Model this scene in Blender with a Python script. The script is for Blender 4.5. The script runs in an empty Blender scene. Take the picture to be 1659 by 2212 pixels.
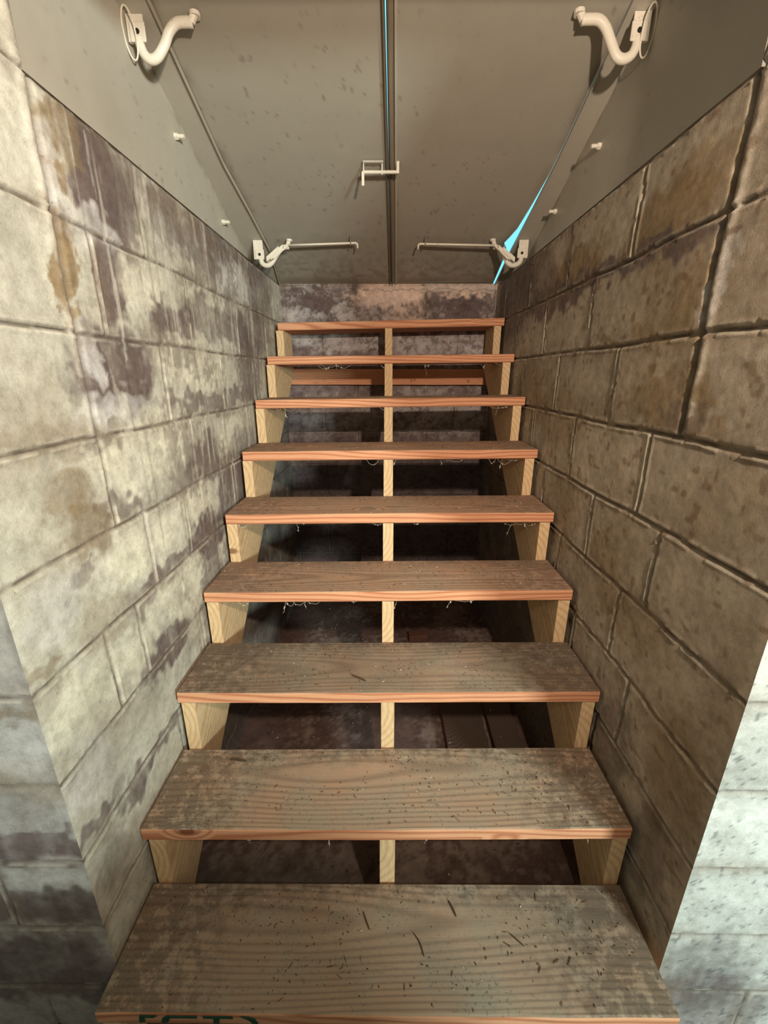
import bpy, bmesh, math, random
import numpy as np
from mathutils import Vector, Matrix
C = bpy.context.scene.collection
random.seed(7)

# ------------------------------------------------------------------ camera
F_PX, IMG_W = 907.9, 1659.0
yaw, pitch, roll = -0.00847, 0.31254, 0.0013
Fv = Vector((math.sin(yaw)*math.cos(pitch), math.cos(yaw)*math.cos(pitch), -math.sin(pitch)))
rv = Fv.cross(Vector((0, 0, 1))).normalized(); uv = rv.cross(Fv)
r2 = rv*math.cos(roll) + uv*math.sin(roll); u2 = -rv*math.sin(roll) + uv*math.cos(roll)
cam_data = bpy.data.cameras.new('camera'); cam = bpy.data.objects.new('camera', cam_data); C.objects.link(cam)
cam_data.sensor_fit = 'HORIZONTAL'; cam_data.sensor_width = 36.0; cam_data.lens = F_PX/IMG_W*36.0
cam_data.clip_start = 0.02
M = Matrix((( r2.x, u2.x, -Fv.x, -0.0032), (r2.y, u2.y, -Fv.y, 0.0), (r2.z, u2.z, -Fv.z, 1.43), (0, 0, 0, 1)))
cam.matrix_world = M
bpy.context.scene.camera = cam

# ------------------------------------------------------------------ world, lights, exposure
world = bpy.data.worlds.new('sky'); bpy.context.scene.world = world; world.use_nodes = True
bg = world.node_tree.nodes['Background']; bg.inputs[0].default_value = (0.22, 0.72, 0.86, 1); bg.inputs[1].default_value = 1.3
vs = bpy.context.scene.view_settings
vs.view_transform = 'Standard'; vs.look = 'None'; vs.gamma = 1.0; vs.use_curve_mapping = False
vs.exposure = 0.0
LAMP_POS = Vector((0.45, -0.30, 1.91)); LAMP_AIM = Vector((-0.15, 2.2, 1.80))
sd = bpy.data.lights.new('work_lamp_light', 'SPOT'); sd.color = (1.0, 0.82, 0.65); sd.energy = 142.0
sd.spot_size = math.radians(132); sd.spot_blend = 1.0; sd.shadow_soft_size = 0.03
so = bpy.data.objects.new('work_lamp_light', sd); C.objects.link(so); so.location = LAMP_POS
so.rotation_euler = (LAMP_AIM-LAMP_POS).to_track_quat('-Z', 'Y').to_euler()
ld = bpy.data.lights.new('window_daylight', 'AREA'); ld.shape = 'RECTANGLE'; ld.size = 0.55; ld.size_y = 0.35
ld.color = (0.84, 1.0, 0.94); ld.energy = 160.0
lo = bpy.data.objects.new('window_daylight', ld); C.objects.link(lo)
lo.location = (2.05, -2.35, 1.75)
lo.rotation_euler = (Vector((-0.2, 0.9, 0.6)) - Vector(lo.location)).to_track_quat('-Z', 'Y').to_euler()

# ------------------------------------------------------------------ helpers
def mesh_obj(name, verts, faces, mat=None, parent=None, smooth=False):
    me = bpy.data.meshes.new(name); me.from_pydata([tuple(v) for v in verts], [], faces); me.update()
    if mat: me.materials.append(mat)
    if smooth: me.polygons.foreach_set('use_smooth', [True]*len(me.polygons))
    o = bpy.data.objects.new(name, me); C.objects.link(o)
    if parent: o.parent = parent
    return o
def bm_obj(name, bm, mat=None, parent=None, smooth=False):
    bmesh.ops.recalc_face_normals(bm, faces=bm.faces)
    me = bpy.data.meshes.new(name); bm.to_mesh(me); bm.free()
    if mat: me.materials.append(mat)
    if smooth: me.polygons.foreach_set('use_smooth', [True]*len(me.polygons))
    o = bpy.data.objects.new(name, me); C.objects.link(o)
    if parent: o.parent = parent
    return o
def tag(o, label=None, cat=None, group=None, kind=None):
    if label: o['label'] = label
    if cat: o['category'] = cat
    if group: o['group'] = group
    if kind: o['kind'] = kind
    return o
def empty(name, loc):
    o = bpy.data.objects.new(name, None); C.objects.link(o); o.location = loc; return o
def add_hexa(bm, p):           # eight corners: bottom 4 (ccw), top 4
    v = [bm.verts.new(q) for q in p]
    for f in ((0,3,2,1), (4,5,6,7), (0,1,5,4), (1,2,6,5), (2,3,7,6), (3,0,4,7)): bm.faces.new([v[i] for i in f])
    return v
def add_box(bm, a, b):
    x0,y0,z0 = a; x1,y1,z1 = b
    return add_hexa(bm, [(x0,y0,z0),(x1,y0,z0),(x1,y1,z0),(x0,y1,z0),(x0,y0,z1),(x1,y0,z1),(x1,y1,z1),(x0,y1,z1)])
def bevel(bm, w, seg=2):
    bmesh.ops.recalc_face_normals(bm, faces=bm.faces)
    bmesh.ops.bevel(bm, geom=bm.edges[:], offset=w, segments=seg, affect='EDGES', profile=0.6)
def smooth_path(pts, n=8):
    P = [Vector(p) for p in pts]; out = []
    Q = [P[0]*2-P[1]] + P + [P[-1]*2-P[-2]]
    for i in range(1, len(Q)-2):
        for k in range(n):
            t = k/n; a, b, c, d = Q[i-1], Q[i], Q[i+1], Q[i+2]
            out.append(0.5*((2*b) + (c-a)*t + (2*a-5*b+4*c-d)*t*t + (3*b-a-3*c+d)*t**3))
    out.append(P[-1]); return out
def add_tube(bm, pts, rad, seg=10, flat=1.0):
    P = [Vector(p) for p in pts]; rings = []
    up = Vector((0, 1, 0))
    if abs((P[1]-P[0]).normalized().dot(up)) > 0.95: up = Vector((0, 0, 1))
    for i, p in enumerate(P):
        d = (P[min(i+1, len(P)-1)] - P[max(i-1, 0)]).normalized()
        s = d.cross(up).normalized(); w = s.cross(d).normalized(); up = w if i else up
        up = w
        r = rad[i] if isinstance(rad, (list, tuple)) else rad
        rings.append([bm.verts.new(p + s*math.cos(a)*r + w*math.sin(a)*r*flat) for a in [2*math.pi*k/seg for k in range(seg)]])
    for a, b in zip(rings, rings[1:]):
        for k in range(seg): bm.faces.new((a[k], a[(k+1) % seg], b[(k+1) % seg], b[k]))
    bm.faces.new(rings[0][::-1]); bm.faces.new(rings[-1])

# numpy value noise
def _h(ix, iy, s):
    n = (ix.astype(np.int64)*374761393 + iy.astype(np.int64)*668265263 + s*982451653) & 0x7fffffff
    n = ((n ^ (n >> 13))*1274126177) & 0x7fffffff
    return ((n ^ (n >> 16)) & 0xffff)/65535.0
def vnoise(x, y, s=0):
    ix = np.floor(x); iy = np.floor(y); fx = x-ix; fy = y-iy
    fx = fx*fx*(3-2*fx); fy = fy*fy*(3-2*fy)
    a = _h(ix, iy, s); b = _h(ix+1, iy, s); c = _h(ix, iy+1, s); d = _h(ix+1, iy+1, s)
    return (a*(1-fx)+b*fx)*(1-fy) + (c*(1-fx)+d*fx)*fy
def fbm(x, y, s=0, o=4):
    t = np.zeros_like(x); a = 1.0; w = 0
    for k in range(o):
        t += a*vnoise(x*2**k + 17.3*k, y*2**k - 9.1*k, s+k); w += a; a *= 0.55
    return t/w

# ------------------------------------------------------------------ materials
def nodes(name):
    m = bpy.data.materials.new(name); m.use_nodes = True
    return m, m.node_tree, m.node_tree.nodes['Principled BSDF']
def N(nt, t, **k):
    n = nt.nodes.new(t)
    for a, b in k.items(): setattr(n, a, b)
    return n
def L(nt, a, b): nt.links.new(a, b)
def mixc(nt, fac, a, b, mode='MIX'):
    m = N(nt, 'ShaderNodeMix', data_type='RGBA', blend_type=mode)
    for sock, v in ((m.inputs[0], fac), (m.inputs[6], a), (m.inputs[7], b)):
        if hasattr(v, 'links'): L(nt, v, sock)
        else: sock.default_value = v
    return m.outputs[2]
def noise(nt, vec, scale, detail=5, rough=0.6):
    n = N(nt, 'ShaderNodeTexNoise'); L(nt, vec, n.inputs['Vector'])
    n.inputs['Scale'].default_value = scale; n.inputs['Detail'].default_value = detail; n.inputs['Roughness'].default_value = rough
    return n.outputs[0]
def ramp(nt, f, stops):
    r = N(nt, 'ShaderNodeValToRGB'); L(nt, f, r.inputs[0])
    e = r.color_ramp.elements
    while len(e) < len(stops): e.new(0.5)
    for i, (p, c) in enumerate(stops):
        e[i].position = p; e[i].color = c if len(c) == 4 else (*c, 1)
    return r.outputs[0]
def mapping(nt, vec, scale):
    m = N(nt, 'ShaderNodeMapping'); L(nt, vec, m.inputs[0]); m.inputs['Scale'].default_value = scale; return m.outputs[0]
def bump(nt, b, h, strength, dist):
    n = N(nt, 'ShaderNodeBump'); L(nt, h, n.inputs['Height']); n.inputs['Strength'].default_value = strength; n.inputs['Distance'].default_value = dist
    L(nt, n.outputs[0], b.inputs['Normal'])

def painted_masonry(name, rough=0.85, pit=0.5):
    m, nt, b = nodes(name)
    tc = N(nt, 'ShaderNodeTexCoord').outputs['Object']
    at = N(nt, 'ShaderNodeVertexColor', layer_name='Col').outputs[0]
    n1 = noise(nt, tc, 38, 9, 0.78); n2 = noise(nt, tc, 420, 4, 0.75); n3 = noise(nt, tc, 9, 5, 0.65)
    c = mixc(nt, 1.0, at, ramp(nt, n1, [(0.30, (0.66, 0.64, 0.62)), (0.58, (1.06,)*3)]), 'MULTIPLY')
    c = mixc(nt, 1.0, c, ramp(nt, n3, [(0.3, (0.86, 0.85, 0.84)), (0.62, (1.05,)*3)]), 'MULTIPLY')
    pits = ramp(nt, noise(nt, tc, 170, 3, 0.6), [(0.25, (0.7,)*3), (0.33, (0,)*3)])
    c = mixc(nt, pits, c, (0.13, 0.10, 0.08, 1))
    L(nt, c, b.inputs['Base Color']); b.inputs['Roughness'].default_value = rough
    b.inputs['Specular IOR Level'].default_value = 0.25
    ad = N(nt, 'ShaderNodeMath', operation='ADD'); L(nt, n1, ad.inputs[0]); L(nt, n2, ad.inputs[1])
    bump(nt, b, ad.outputs[0], pit, 0.003)
    return m
M_BLOCK = painted_masonry('painted_block')

def wood(name, light, dark, dusty, dust_amt, ring=150.0, knots=True, along='x', seed_scale=9.0):
    m, nt, b = nodes(name)
    tc = N(nt, 'ShaderNodeTexCoord').outputs['Object']
    oi = N(nt, 'ShaderNodeObjectInfo').outputs['Random']
    off = N(nt, 'ShaderNodeMath', operation='MULTIPLY'); L(nt, oi, off.inputs[0]); off.inputs[1].default_value = seed_scale
    cv = N(nt, 'ShaderNodeCombineXYZ'); L(nt, off.outputs[0], cv.inputs[0]); L(nt, off.outputs[0], cv.inputs[1])
    sh = N(nt, 'ShaderNodeVectorMath', operation='ADD'); L(nt, tc, sh.inputs[0]); L(nt, cv.outputs[0], sh.inputs[1])
    P = sh.outputs[0]
    sc = (0.8, 3.0, 3.0) if along == 'x' else (3, 0.9, 0.9)
    w = N(nt, 'ShaderNodeTexNoise'); L(nt, mapping(nt, P, sc), w.inputs['Vector']); w.inputs['Scale'].default_value = 1.0; w.inputs['Detail'].default_value = 2
    sx = N(nt, 'ShaderNodeSeparateXYZ'); L(nt, tc, sx.inputs[0])
    def math_(op, a, bb=None):
        q = N(nt, 'ShaderNodeMath', operation=op)
        for i, v in enumerate((a, bb)):
            if v is None: continue
            if hasattr(v, 'links'): L(nt, v, q.inputs[i])
            else: q.inputs[i].default_value = v
        return q.outputs[0]
    across = sx.outputs[1] if along == 'x' else math_('SUBTRACT', math_('MULTIPLY', sx.outputs[2], 0.78), math_('MULTIPLY', sx.outputs[1], 0.625))
    a1 = math_('ADD', across, math_('MULTIPLY', math_('SUBTRACT', oi, 0.5), 0.12))
    a2 = math_('ADD', sx.outputs[2 if along == 'x' else 0], 0.085 if along == 'x' else 0.07)
    rr = math_('SQRT', math_('ADD', math_('MULTIPLY', a1, a1), math_('MULTIPLY', a2, a2)))
    rr = math_('ADD', rr, math_('MULTIPLY', w.outputs[0], 0.085))
    if knots:
        vo = N(nt, 'ShaderNodeTexVoronoi'); L(nt, mapping(nt, P, (2.2, 4.5, 4.5)), vo.inputs['Vector']); vo.inputs['Scale'].default_value = 1.0
        kd = math_('SUBTRACT', 0.16, vo.outputs['Distance']); kd = math_('MAXIMUM', kd, 0.0)
        rr = math_('ADD', rr, math_('MULTIPLY', kd, 0.16))
    sn = math_('SINE', math_('MULTIPLY', rr, ring*6.283))
    g = math_('MULTIPLY', math_('ADD', sn, 1.0), 0.5); g = math_('POWER', g, 2.2)
    fib = noise(nt, mapping(nt, P, (8, 240, 240) if along == 'x' else (240, 40, 40)), 1.0, 4, 0.6)
    c = mixc(nt, g, light, dark)
    c = mixc(nt, 1.0, c, ramp(nt, fib, [(0.3, (0.84,)*3), (0.65, (1.05,)*3)]), 'MULTIPLY')
    if knots:
        kk = ramp(nt, vo.outputs['Distance'], [(0.035, (1,)*3), (0.07, (0,)*3)])
        c = mixc(nt, kk, c, (dark[0]*0.42, dark[1]*0.36, dark[2]*0.34, 1))
    # settled dirt: broad blotches plus speckle, only on up-facing faces
    ge = N(nt, 'ShaderNodeNewGeometry'); nz = N(nt, 'ShaderNodeSeparateXYZ'); L(nt, ge.outputs['Normal'], nz.inputs[0])
    upf = ramp(nt, nz.outputs[2], [(0.5, (0,)*3), (0.9, (1,)*3)])
    d1 = ramp(nt, noise(nt, P, 6.5, 6, 0.65), [(0.38, (0,)*3), (0.66, (1,)*3)])
    d2 = ramp(nt, noise(nt, P, 120, 4, 0.7), [(0.56, (0,)*3), (0.68, (1,)*3)])
    oc = N(nt, 'ShaderNodeSeparateColor'); L(nt, N(nt, 'ShaderNodeObjectInfo').outputs['Color'], oc.inputs[0])
    du = math_('MULTIPLY', upf, math_('ADD', dust_amt, math_('MULTIPLY', d1, 0.38)))
    du = math_('MULTIPLY', du, math_('SUBTRACT', 1.0, oc.outputs[1]))
    c = mixc(nt, du, c, dusty)
    c = mixc(nt, math_('MULTIPLY', math_('MULTIPLY', upf, g), 0.34), c, (dusty[0]*0.45, dusty[1]*0.40, dusty[2]*0.36, 1))
    grime = math_('MULTIPLY', math_('MULTIPLY', upf, oc.outputs[0]), ramp(nt, noise(nt, P, 3.5, 5, 0.6), [(0.3, (0.35,)*3), (0.6, (1,)*3)]))
    c = mixc(nt, grime, c, (0.105, 0.08, 0.06, 1))
    if along == 'x':     # dirt swept into the ends and against the back edge
        ends = math_('ADD', math_('MAXIMUM', math_('SUBTRACT', math_('ABSOLUTE', sx.outputs[0]), 0.30), 0.0), math_('MULTIPLY', math_('MAXIMUM', math_('SUBTRACT', sx.outputs[1], 0.045), 0.0), 2.2))
        en = math_('MULTIPLY', math_('MULTIPLY', ends, 5.0), ramp(nt, noise(nt, P, 34, 7, 0.75), [(0.42, (0,)*3), (0.60, (1,)*3)]))
        c = mixc(nt, math_('MULTIPLY', math_('MULTIPLY', math_('MINIMUM', en, 0.56), math_('SUBTRACT', 1.0, oc.outputs[1])), upf), c, (0.085, 0.06, 0.042, 1))
    dk = math_('MULTIPLY', math_('MULTIPLY', d2, d1), math_('ADD', math_('MULTIPLY', upf, 0.75), 0.15))
    c = mixc(nt, dk, c, (0.075, 0.05, 0.035, 1))
    L(nt, c, b.inputs['Base Color']); b.inputs['Roughness'].default_value = 0.75; b.inputs['Specular IOR Level'].default_value = 0.25
    ad = math_('ADD', math_('MULTIPLY', g, -0.4), fib)
    bump(nt, b, ad, 0.35, 0.0012)
    return m
M_TREAD = wood('pine_tread', (0.72, 0.355, 0.20, 1), (0.50, 0.19, 0.095, 1), (0.43, 0.385, 0.295, 1), 0.56, ring=105)
M_STRING = wood('pine_stringer', (0.74, 0.53, 0.31, 1), (0.64, 0.41, 0.215, 1), (0.3, 0.24, 0.17, 1), 0.3, ring=60, along='y')
M_SCRAP = wood('weathered_board', (0.21, 0.115, 0.095, 1), (0.11, 0.055, 0.045, 1), (0.16, 0.12, 0.10, 1), 0.15, ring=90, along='y')

def metal_paint(name, col, rust=0.5, rough=0.45, attr=False):
    m, nt, b = nodes(name)
    tc = N(nt, 'ShaderNodeTexCoord').outputs['Object']
    base = N(nt, 'ShaderNodeVertexColor', layer_name='Col').outputs[0] if attr else None
    n1 = noise(nt, tc, 14, 6, 0.7); n2 = noise(nt, tc, 70, 5, 0.75)
    c = mixc(nt, ramp(nt, n1, [(0.35, (0,)*3), (0.7, (0.35,)*3)]), base if base else (*col, 1), (col[0]*0.86, col[1]*0.84, col[2]*0.80, 1))
    mm = N(nt, 'ShaderNodeMath', operation='MULTIPLY'); mm.inputs[1].default_value = rust
    L(nt, ramp(nt, n2, [(0.62, (0,)*3), (0.70, (1,)*3)]), mm.inputs[0])
    c = mixc(nt, mm.outputs[0], c, (0.16, 0.10, 0.06, 1))
    L(nt, c, b.inputs['Base Color']); b.inputs['Roughness'].default_value = rough
    b.inputs['Specular IOR Level'].default_value = 0.35
    bump(nt, b, noise(nt, tc, 350, 2, 0.5), 0.12, 0.001)
    return m
M_DOOR = metal_paint('painted_steel_leaf', (0.46, 0.43, 0.36), 0.10, 0.5, attr=True)
M_SHEET = metal_paint('painted_steel_side', (0.50, 0.47, 0.40), 0.10, 0.5, attr=True)
M_HINGE = metal_paint('cream_painted_iron', (0.80, 0.74, 0.63), 0.55, 0.4)
M_RUSTY = metal_paint('rusty_edge', (0.20, 0.16, 0.11), 0.9, 0.8)
M_FLANGE = metal_paint('flange_paint', (0.44, 0.405, 0.34), 0.35, 0.55)
M_GRIMY = metal_paint('grimy_strip', (0.25, 0.20, 0.14), 0.6, 0.7)
def plain(name, col, rough=0.8, sc=60, var=0.3):
    m, nt, b = nodes(name)
    tc = N(nt, 'ShaderNodeTexCoord').outputs['Object']
    c = mixc(nt, 1.0, (*col, 1), ramp(nt, noise(nt, tc, sc, 5, 0.7), [(0.3, (1-var,)*3), (0.7, (1+var*0.4,)*3)]), 'MULTIPLY')
    L(nt, c, b.inputs['Base Color']); b.inputs['Roughness'].default_value = rough
    b.inputs['Specular IOR Level'].default_value = 0.2
    return m
M_ROOM = plain('basement_masonry', (0.42, 0.38, 0.32))
M_DARK = plain('dark_hole', (0.03, 0.025, 0.02))
M_TWIG = plain('dry_leaf', (0.10, 0.065, 0.04), 0.9, 300)
M_CRUMB = plain('pale_crumb', (0.62, 0.55, 0.44), 0.9, 300)
M_WEB = plain('dusty_web', (0.55, 0.50, 0.42), 0.9, 200)
M_BRICK = plain('brick_fragment', (0.16, 0.075, 0.055), 0.9, 80)
M_STAMP = plain('green_stamp_ink', (0.03, 0.085, 0.055), 0.7, 150, 0.5)
M_SOIL = plain('outside_soil', (0.12, 0.10, 0.07))

# ------------------------------------------------------------------ block walls as height fields
PAINT = np.array((0.56, 0.52, 0.42)); STAIN = {'D': (0.150, 0.110, 0.105), 'B': (0.27, 0.19, 0.105), 'W': (0.66, 0.63, 0.62), 'Y': (0.76, 0.72, 0.58), 'P': (0.80, 0.60, 0.50), 'K': (0.05, 0.04, 0.04)}
ZT, CO = 1.916, 0.2032
SL = [(1.06,1.81,.085,.085,.8,'D'),(1.32,1.84,.10,.05,.5,'D'),(1.03,1.82,.073,.091,.95,'D'),(1.01,1.88,.03,.035,.5,'D'),(.99,1.72,.093,.031,.6,'W'),(.94,1.84,.033,.049,.8,'B'),(1.14,1.81,.04,.092,.6,'D'),(.99,1.9,.044,.017,.5,'B'),(1.73,1.9,.19,.063,.75,'D'),(1.47,1.87,.17,.04,.4,'B'),(1.84,1.79,.22,.051,.5,'W'),(1.55,1.83,.154,.043,.4,'D'),(2.22,1.83,.16,.125,.6,'D'),(2.11,1.92,.142,.078,.6,'D'),(1.03,1.64,.052,.067,.85,'D'),(.89,1.63,.025,.091,.85,'B'),(.91,1.77,.017,.064,.5,'W'),(1.21,1.65,.121,.057,.4,'Y'),(1.33,1.57,.119,.036,.8,'D'),(1.54,1.67,.117,.073,.6,'Y'),(1.68,1.61,.291,.049,.6,'D'),(2.08,1.62,.145,.101,.6,'D'),(.99,1.44,.129,.084,.9,'D'),(.91,1.47,.028,.054,.6,'W'),(.98,1.35,.121,.03,.55,'W'),(1.44,1.46,.217,.057,.8,'Y'),(1.97,1.47,.133,.117,.7,'D'),(1.6,1.35,.378,.026,.6,'D'),(1.08,1.24,.176,.069,.8,'Y'),(1.44,1.17,.133,.061,.75,'D'),(1.71,1.21,.158,.062,.7,'Y'),(1.79,1.11,.147,.114,.6,'D'),(.93,1.13,.083,.026,.6,'D'),(.93,1.29,.047,.02,.5,'D'),(.79,1.2,.06,.044,.55,'B'),(.81,1.12,.065,.037,.55,'B'),(.77,1.31,.11,.032,.35,'B'),(1.31,1.05,.13,.057,.75,'Y'),(1.36,.91,.144,.061,.9,'D'),(1.61,.98,.107,.123,.8,'D'),(1.04,1.02,.085,.047,.7,'Y'),(1.08,.9,.117,.025,.7,'D'),(.93,1.03,.078,.064,.8,'Y'),(.76,1.05,.029,.016,.5,'D'),(.95,.88,.074,.034,.4,'D'),(1.01,.7,.099,.038,.85,'D'),(.92,.71,.055,.029,.6,'D'),(1.14,.82,.133,.054,.7,'Y'),(1.34,.78,.072,.078,.6,'D'),(.68,1.03,.058,.049,.4,'W'),(.79,.91,.08,.039,.35,'B'),(.7,.81,.089,.045,.7,'Y'),(.88,.79,.066,.044,.5,'Y'),(.6,.93,.039,.023,.6,'B'),(.65,.53,.065,.021,.7,'D'),(.78,.48,.074,.024,.75,'D'),(.92,.48,.058,.025,.7,'D'),(.65,.38,.045,.06,.3,'D'),(.65,.65,.061,.054,.4,'W')]
SR = [(1.6,1.75,.207,.06,.8,'B'),(1.71,1.71,.291,.04,.8,'D'),(1.09,1.76,.128,.058,.8,'B'),(1.19,1.7,.257,.024,.85,'D'),(.98,1.82,.085,.051,.6,'B'),(2.01,1.83,.195,.113,.6,'D'),(2.28,1.8,.254,.172,.7,'D'),(.96,1.38,.113,.058,.8,'B'),(.92,1.35,.074,.028,.5,'D'),(1.11,1.52,.189,.015,.7,'B'),(.94,1.57,.056,.071,.6,'B'),(.87,1.6,.024,.073,.5,'W'),(1.16,1.33,.143,.024,.4,'B'),(1.11,.94,.096,.05,.4,'B'),(.95,.84,.151,.045,.4,'B'),(.74,1.2,.082,.064,.35,'B'),(.68,.59,.067,.141,.45,'B'),(.89,.5,.072,.094,.5,'D'),(.69,.36,.061,.102,.5,'D'),(1.57,1.29,.175,.096,.4,'B'),(1.85,1.36,.179,.112,.5,'B'),(1.43,.98,.115,.125,.45,'B'),(.81,1.32,.059,.017,.5,'B')]
SB = [(-.39,1.86,.182,.072,.9,'D'),(-.49,1.93,.156,.019,.6,'W'),(.0,1.88,.184,.043,.95,'P'),(-.03,1.8,.16,.053,.6,'D'),(.42,1.79,.215,.053,.85,'D'),(.39,1.9,.184,.028,.8,'P'),(.11,1.76,.108,.049,.5,'P'),(-.26,1.78,.052,.049,.5,'W'),(-.48,1.76,.105,.034,.5,'W'),(-.27,1.62,.244,.05,.5,'W'),(.33,1.6,.247,.05,.5,'W'),(.32,1.22,.263,.112,.4,'W'),(-.31,1.22,.227,.083,.2,'W')]

def block_field(a, z, joints, stains, seed, base, jw=0.005, jstr=1.0, seam=None, seam_lo=0.0, mottle=0.5, jlight=0.5):
    """a, z: coordinates on the wall. Returns outward height and colour."""
    n_lo = fbm(a*3, z*3, seed); n_md = fbm(a*14, z*14, seed+20); n_hi = fbm(a*60, z*60, seed+40, 3)
    wz = z + (fbm(a*7, z*0+seed, seed+3, 3)-0.5)*0.008; wa = a + (fbm(z*11, a*0+seed, seed+5, 3)-0.5)*0.010
    q = (ZT-wz)/CO; k = np.floor(q).astype(int)
    dz = np.abs(q-np.round(q))*CO; 
    dz = np.where(np.round(q) <= -4, 9.0, dz)
    da = np.full_like(a, 9.0); bi = np.zeros_like(a)
    for c in range(k.min(), k.max()+1):
        js = joints(c); mk = (k == c)
        if not mk.any(): continue
        aa = wa[mk]; dd = np.full_like(aa, 9.0); b_ = np.zeros_like(aa)
        for j in js: dd = np.minimum(dd, np.abs(aa-j)); b_ += (aa > j)
        da[mk] = dd; bi[mk] = b_ + c*17
    d = np.minimum(dz, da)
    broken = fbm(a*22, z*22, seed+60, 3)
    h = -0.0045*np.exp(-(d/jw)**2)*jstr*(0.5+broken)
    h += 0.0022*np.exp(-((d-0.0085)/0.0035)**2)*(broken > 0.45)*jstr
    h += (n_lo-0.5)*0.010 + (n_md-0.5)*0.0022 + (n_hi-0.5)*0.0010
    tilt = (_h(bi, bi*0, seed)-0.5)*0.0035
    h += tilt*np.clip((d-0.004)/0.01, 0, 1)
    col = np.repeat(np.array(base)[None], a.size, 0).reshape(a.shape+(3,)).astype(float)
    tone = 0.90+0.2*_h(bi, bi*0+3, seed+9)
    col *= tone[..., None]; col *= (0.82+0.36*n_md)[..., None]
    br = np.clip((n_lo-0.5)*3.2, 0, 1)*mottle
    col = col*(1-br[..., None]) + np.array(STAIN['B'])*br[..., None]
    # stains
    va = a + (fbm(a*9, z*9, seed+7)-0.5)*0.10; vz = z + (fbm(a*9, z*9, seed+11)-0.5)*0.09; va = va+(n_hi-0.5)*0.05; vz = vz+(vnoise(a*48, z*48, seed+15)-0.5)*0.045
    streak = fbm(a*45, z*6, seed+13, 3)
    for (sy, sz, ry, rz, s, kd) in stains:
        e = ((va-sy)/(ry*1.3))**2 + ((vz-sz)/(rz*1.3))**2
        mk = np.clip((1.25-e)*1.5, 0, 1)*s*np.clip(0.02+2.1*(0.4*streak+0.3*n_md+0.3*n_hi), 0, 1.15)
        mk = np.clip(mk, 0, 1)[..., None]
        cc = np.array(STAIN[kd]) * (0.8+0.5*n_md[..., None])
        col = col*(1-mk) + cc*mk
    # joint dirt and pale mortar crumbs
    jd = np.exp(-(d/0.0042)**2)*np.clip(0.25+broken, 0, 1)*0.85*min(jstr, 1)
    col = col*(1-jd[..., None]) + np.array((0.15, 0.11, 0.08))*jd[..., None]
    cr = np.exp(-(d/0.0022)**2)*np.clip((broken-0.36)*5, 0, 1)*0.85*min(jstr, 1)
    col = col*(1-cr[..., None]) + np.array((0.05, 0.038, 0.03))*cr[..., None]
    halo = np.exp(-(d/0.028)**2)*np.clip((n_md-0.32)*2.4, 0, 1)*0.55
    col = col*(1-halo[..., None]) + np.array((0.22, 0.165, 0.12))*halo[..., None]
    jl = np.exp(-((d-0.0075)/0.0026)**2)*np.clip((broken-0.42)*5, 0, 1)*jlight
    col = col*(1-jl[..., None]) + np.array((0.72, 0.66, 0.56))*jl[..., None]
    if seam is not None:
        ds = wa-seam; on = (z > seam_lo)
        g = np.exp(-((ds-0.012)/0.006)**2)*on; rdg = np.exp(-((ds+0.008)/0.010)**2)*on*(0.4+broken)
        h += -0.011*g + 0.004*rdg*(0.3+n_hi)
        col = col*(1-0.8*g[..., None]) + np.array((0.10, 0.07, 0.05))*0.8*g[..., None]
        rr = np.clip(rdg*(0.15+1.2*n_hi*(broken > 0.45)), 0, 0.8)[..., None]; col = col*(1-rr) + np.array((0.60, 0.54, 0.46))*rr
    return h, np.clip(col, 0.015, 0.9)

def grid_wall(name, A0, A1, Z0, Z1, step, mapf, field, cut=None, fade=('a0',), extra=None, mat=None, kind='structure'):
    na = int(round((A1-A0)/step))+1; nz = int(round((Z1-Z0)/step))+1
    a = np.linspace(A0, A1, na); z = np.linspace(Z0, Z1, nz)
    AA, ZZ = np.meshgrid(a, z, indexing='ij')
    h, col = field(AA, ZZ)
    if 'a0' in fade: h = h*np.clip((AA-A0)/0.012, 0, 1)
    if 'a1' in fade: h = h*np.clip((A1-AA)/0.012, 0, 1)
    co = mapf(AA, ZZ, h).reshape(-1, 3).astype(np.float32)
    i, j = np.meshgrid(np.arange(na-1), np.arange(nz-1), indexing='ij')
    v0 = (i*nz+j).ravel(); quads = np.stack([v0, v0+nz, v0+nz+1, v0+1], 1)
    if cut is not None:
        ca = (AA[:-1, :-1]+step/2).ravel(); cz = (ZZ[:-1, :-1]+step/2).ravel()
        quads = quads[~cut(ca, cz)]
    nv = len(co); cols = col.reshape(-1, 3)
    if extra is not None:           # extra = (verts, quads, colour): backing / ledges in the same mesh
        ev, eq, ec = extra; ev = np.array(ev, np.float32)
        quads = np.concatenate([quads, np.array(eq)+nv]); co = np.concatenate([co, ev]); cols = np.concatenate([cols, np.repeat(np.array([ec]), len(ev), 0)])
    me = bpy.data.meshes.new(name)
    me.vertices.add(len(co)); me.vertices.foreach_set('co', co.ravel())
    me.loops.add(len(quads)*4); me.loops.foreach_set('vertex_index', quads.astype(np.int32).ravel())
    me.polygons.add(len(quads)); me.polygons.foreach_set('loop_start', np.arange(len(quads), dtype=np.int32)*4)
    me.polygons.foreach_set('use_smooth', np.ones(len(quads), bool))
    me.update(calc_edges=True)
    ca_ = me.color_attributes.new('Col', 'FLOAT_COLOR', 'POINT')
    ca_.data.foreach_set('color', np.concatenate([cols, np.ones((len(cols), 1))], 1).astype(np.float32).ravel())
    me.materials.append(mat or M_BLOCK); me.validate()
    o = bpy.data.objects.new(name, me); C.objects.link(o)
    if kind: o['kind'] = kind
    return o

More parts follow.
